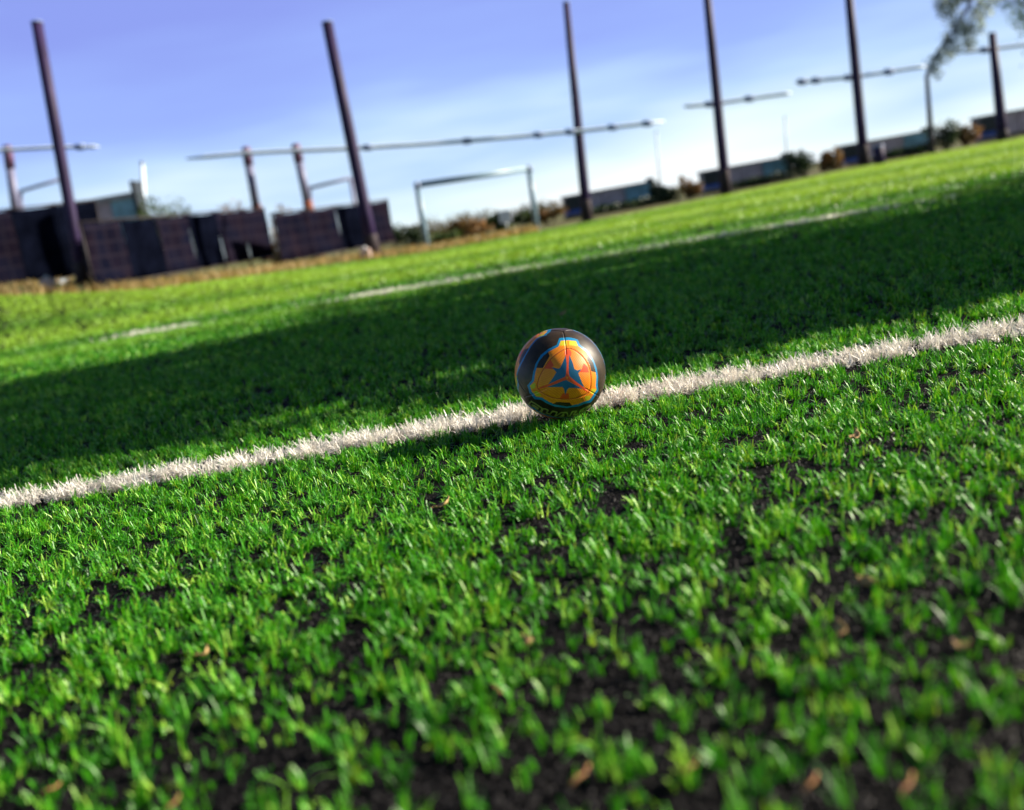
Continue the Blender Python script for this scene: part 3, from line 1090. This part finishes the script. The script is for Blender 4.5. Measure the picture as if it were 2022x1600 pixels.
bush(808, 34, 80, 62, M_BUSHD, 'dark round bush between the fence panel and the goal', seed=1)
bush(880, 37, 60, 26, M_BUSHG, 'low green bush inside the left side of the goal mouth', seed=2, n=500)
bush(918, 40, 55, 44, M_AUT, 'brown and green bush left of the white board in the goal', seed=3)
bush(985, 42, 46, 40, M_BUSHG, 'green bush directly behind the white board', seed=4)
bush(1032, 40, 60, 36, M_BUSHG, 'green bush between the white board and the right goal post', seed=5)
bush(1085, 40, 70, 34, M_AUT, 'orange brown bush between the goal and the nearest shelter', seed=6)
bush(955, 46, 100, 30, M_AUT, 'low rusty orange bush in the goal mouth behind the others', seed=7)
bush(1318, 42, 62, 48, M_BUSHD, 'dark bush at the right end of the shelter beside the goal', seed=8)
bush(1362, 44, 50, 44, M_AUT, 'orange bush left of the second shelter', seed=9)
bush(1592, 46, 66, 54, M_BUSHD, 'dark bush at the right end of the second shelter', seed=10)
bush(1640, 50, 50, 46, M_AUT, 'orange bush left of the third shelter', seed=11)
bush(1868, 50, 70, 60, M_BUSHD, 'dark bush at the foot of the slim tree', seed=12)
bush(1912, 52, 44, 48, M_AUT, 'orange bush between the slim tree and the rightmost shelter', seed=13)
bush(1250, 43, 150, 18, M_BUSHD, 'long low dark bush in front of the shelter beside the goal', seed=14)
bush(1500, 45, 130, 18, M_BUSHD, 'long low dark bush in front of the second shelter', seed=15)
bush(1790, 50, 110, 20, M_BUSHD, 'long low dark bush in front of the third shelter', seed=16)
bush(350, 42, 130, 150, M_BUSHG, 'olive green bush top showing over the middle fence panel', seed=17, n=2200)
bush(470, 42, 60, 140, M_AUT, 'sparse brown bush over the right end of the middle fence panel', seed=18, n=500)
bush(566, 44, 50, 120, M_AUT, 'sparse brown bush between the two right fence panels', seed=19, n=500)
bush(4, 42, 60, 210, M_AUT, 'sparse brown bush at the left edge behind the tallest fence panel', seed=20, n=700)
bush(556, 34, 40, 85, M_AUT, 'autumn coloured bush in the gap between two fence panels', seed=21, n=500)

pa, pb = on_ground(745, 52), on_ground(1125, 52)
lumps = [(px_, random.uniform(-.4, .4), random.uniform(.25, .55), random.uniform(.5, .9), .5, random.uniform(.25, .5)) for px_ in np.arange(pa[0], pb[0], .45)]
root = empty('hedge', ((pa[0] + pb[0]) / 2, 52, float(pa[2])))
lumps = [(a - (pa[0] + pb[0]) / 2, *b) for a, *b in lumps]
leaves('foliage', lumps, 4500, .07, leaf_mat('hedge_leaf', (.04, .045, .012), (.13, .10, .025), (.34, .19, .06)), root, 91)
m = MB()
for q in lumps[::2]:
    m.tube([(q[0], 0, -.1), (q[0] + .05, q[1], q[2])], [.03, .012], 6)
m.build('stem', M_BARK, root, True)
tag(root, 'long low hedge of brown and olive leaves behind the goal', 'hedge')

# dry grass along the verge on the left
n = 14000
x = rng.uniform(-17, 1.5, n)
y = edge_y(x) + .1 + rng.random(n) ** 1.3 * np.interp(x, [-17, -4, 1.5], [4.0, 5, 3.0])
P = np.stack([x, y, terrain(x, y) - .02], 1)
V, Q, per = ribbons(P, rng.uniform(.06, .24, n), rng.uniform(.012, .03, n), rng.uniform(0, 6.28, n), np.abs(rng.normal(.4, .25, n)), rng.normal(0, .5, n), 2)
M_DRY = blade_mat('dry_grass', (.07, .12, .02), (.34, .25, .10), (.72, .54, .28), .3, .6)
tag(np_mesh('dry_grass', V, Q, M_DRY, {'tint': np.repeat(np.clip(rng.normal(.5, .25, n), 0, 1), per), 'stripe': np.zeros(n * per)}), 'dry straw coloured grass along the verge below the fence panels', 'dry grass', kind='stuff')


def tree(name, g, trunk, rad, lumps, n, size, material, label, seed, group=None):
    root = empty(name, g)
    MB().tube(trunk, rad, 12).build('trunk', M_BARK, root, True)
    m = MB()
    top = np.asarray(trunk[-1], float)
    for q in lumps:
        q = np.asarray(q, float)
        j = np.asarray(trunk[-2], float) * .5 + top * .5
        m.tube([j, (j + q[:3]) / 2 + np.array([0, 0, .05]), q[:3]], [rad[-1] * .8, rad[-1] * .5, rad[-1] * .15], 6)
    m.build('branch', M_BARK, root, True)
    leaves('crown', lumps, n, size, material, root, seed, .1)
    return tag(root, label, 'tree', group)


# slim tree in the upper right corner: each foliage clump has its own place
YT = 44.
g = on_ground(1842, YT)
kx = YT / F
lump = []
for px, py, r in ((1842, 128, 16), (1862, 112, 18), (1880, 92, 20), (1868, 78, 14), (1905, 66, 22), (1890, 48, 20), (1925, 50, 22), (1870, 22, 20), (1858, 6, 16), (1885, 0, 22), (1940, 20, 22), (1915, 90, 14), (1850, 148, 12), (1900, -30, 36), (1960, -30, 34)):
    p = at(px, py, YT + random.uniform(-.6, .6)) - g
    lump.append((*p, r * kx, r * kx, r * kx))
tk = [np.zeros(3)] + [at(px, py, YT) - g for px, py in ((1838, 265), (1830, 150), (1852, 100), (1905, 30), (1930, -30))]
tree('slim_tree', g, tk, [.12, .11, .08, .05, .035, .02], lump, 3000, .085, M_TREE, 'slim leaning tree with grey blue foliage in the upper right corner', 5)
# a greener tree beyond the corner
g = on_ground(2080, 46)
lump = [(*(at(px, py, 46 + random.uniform(-.5, .5)) - g), r * kx, r * kx, r * kx) for px, py, r in ((1985, 6, 22), (2010, 22, 26), (2018, 48, 18), (1960, -8, 20), (2050, 10, 50), (2090, 60, 60), (2060, -60, 70))]
tk = [np.zeros(3)] + [at(px, py, 46) - g for px, py in ((2075, 150), (2070, 60), (2060, -20))]
tree('leafy_tree', g, tk, [.16, .14, .1, .05], lump, 3200, .075, M_TREEG, 'green leafy tree reaching in at the top right corner', 6)

# unseen trees right of the frame, placed and shaped to shade the pitch
for i, (x, y, r, h, lo) in enumerate(((7.5, 5.2, 1.0, 3.5, .5), (9.5, 7.0, 2.2, 7.6, 1.0), (14.5, 9.1, 3.2, 11.5, 2.0))):
    rr = random.Random(30 + i)
    lump = []
    for _ in range(52):
        t = rr.random()
        lump.append((rr.uniform(-.5, .5) * r, rr.uniform(-.92, .80) * r, lo + t * (h - lo), r * .36, r * .33, min(r, 2) * .42))
    tree('shade_tree', (x, y, 0), [(0, 0, 0), (.05, 0, h * .3), (0, .05, h * .65), (.1, 0, h * .9)], [.2, .17, .12, .05], lump, 11000, .12, M_BUSHG,
         ('small unseen leafy tree added to stretch the shade nearer the white line', 'unseen leafy tree beside the pitch casting the shade behind the ball', 'taller unseen leafy tree beside the pitch whose shade reaches far left')[i], 60 + i)
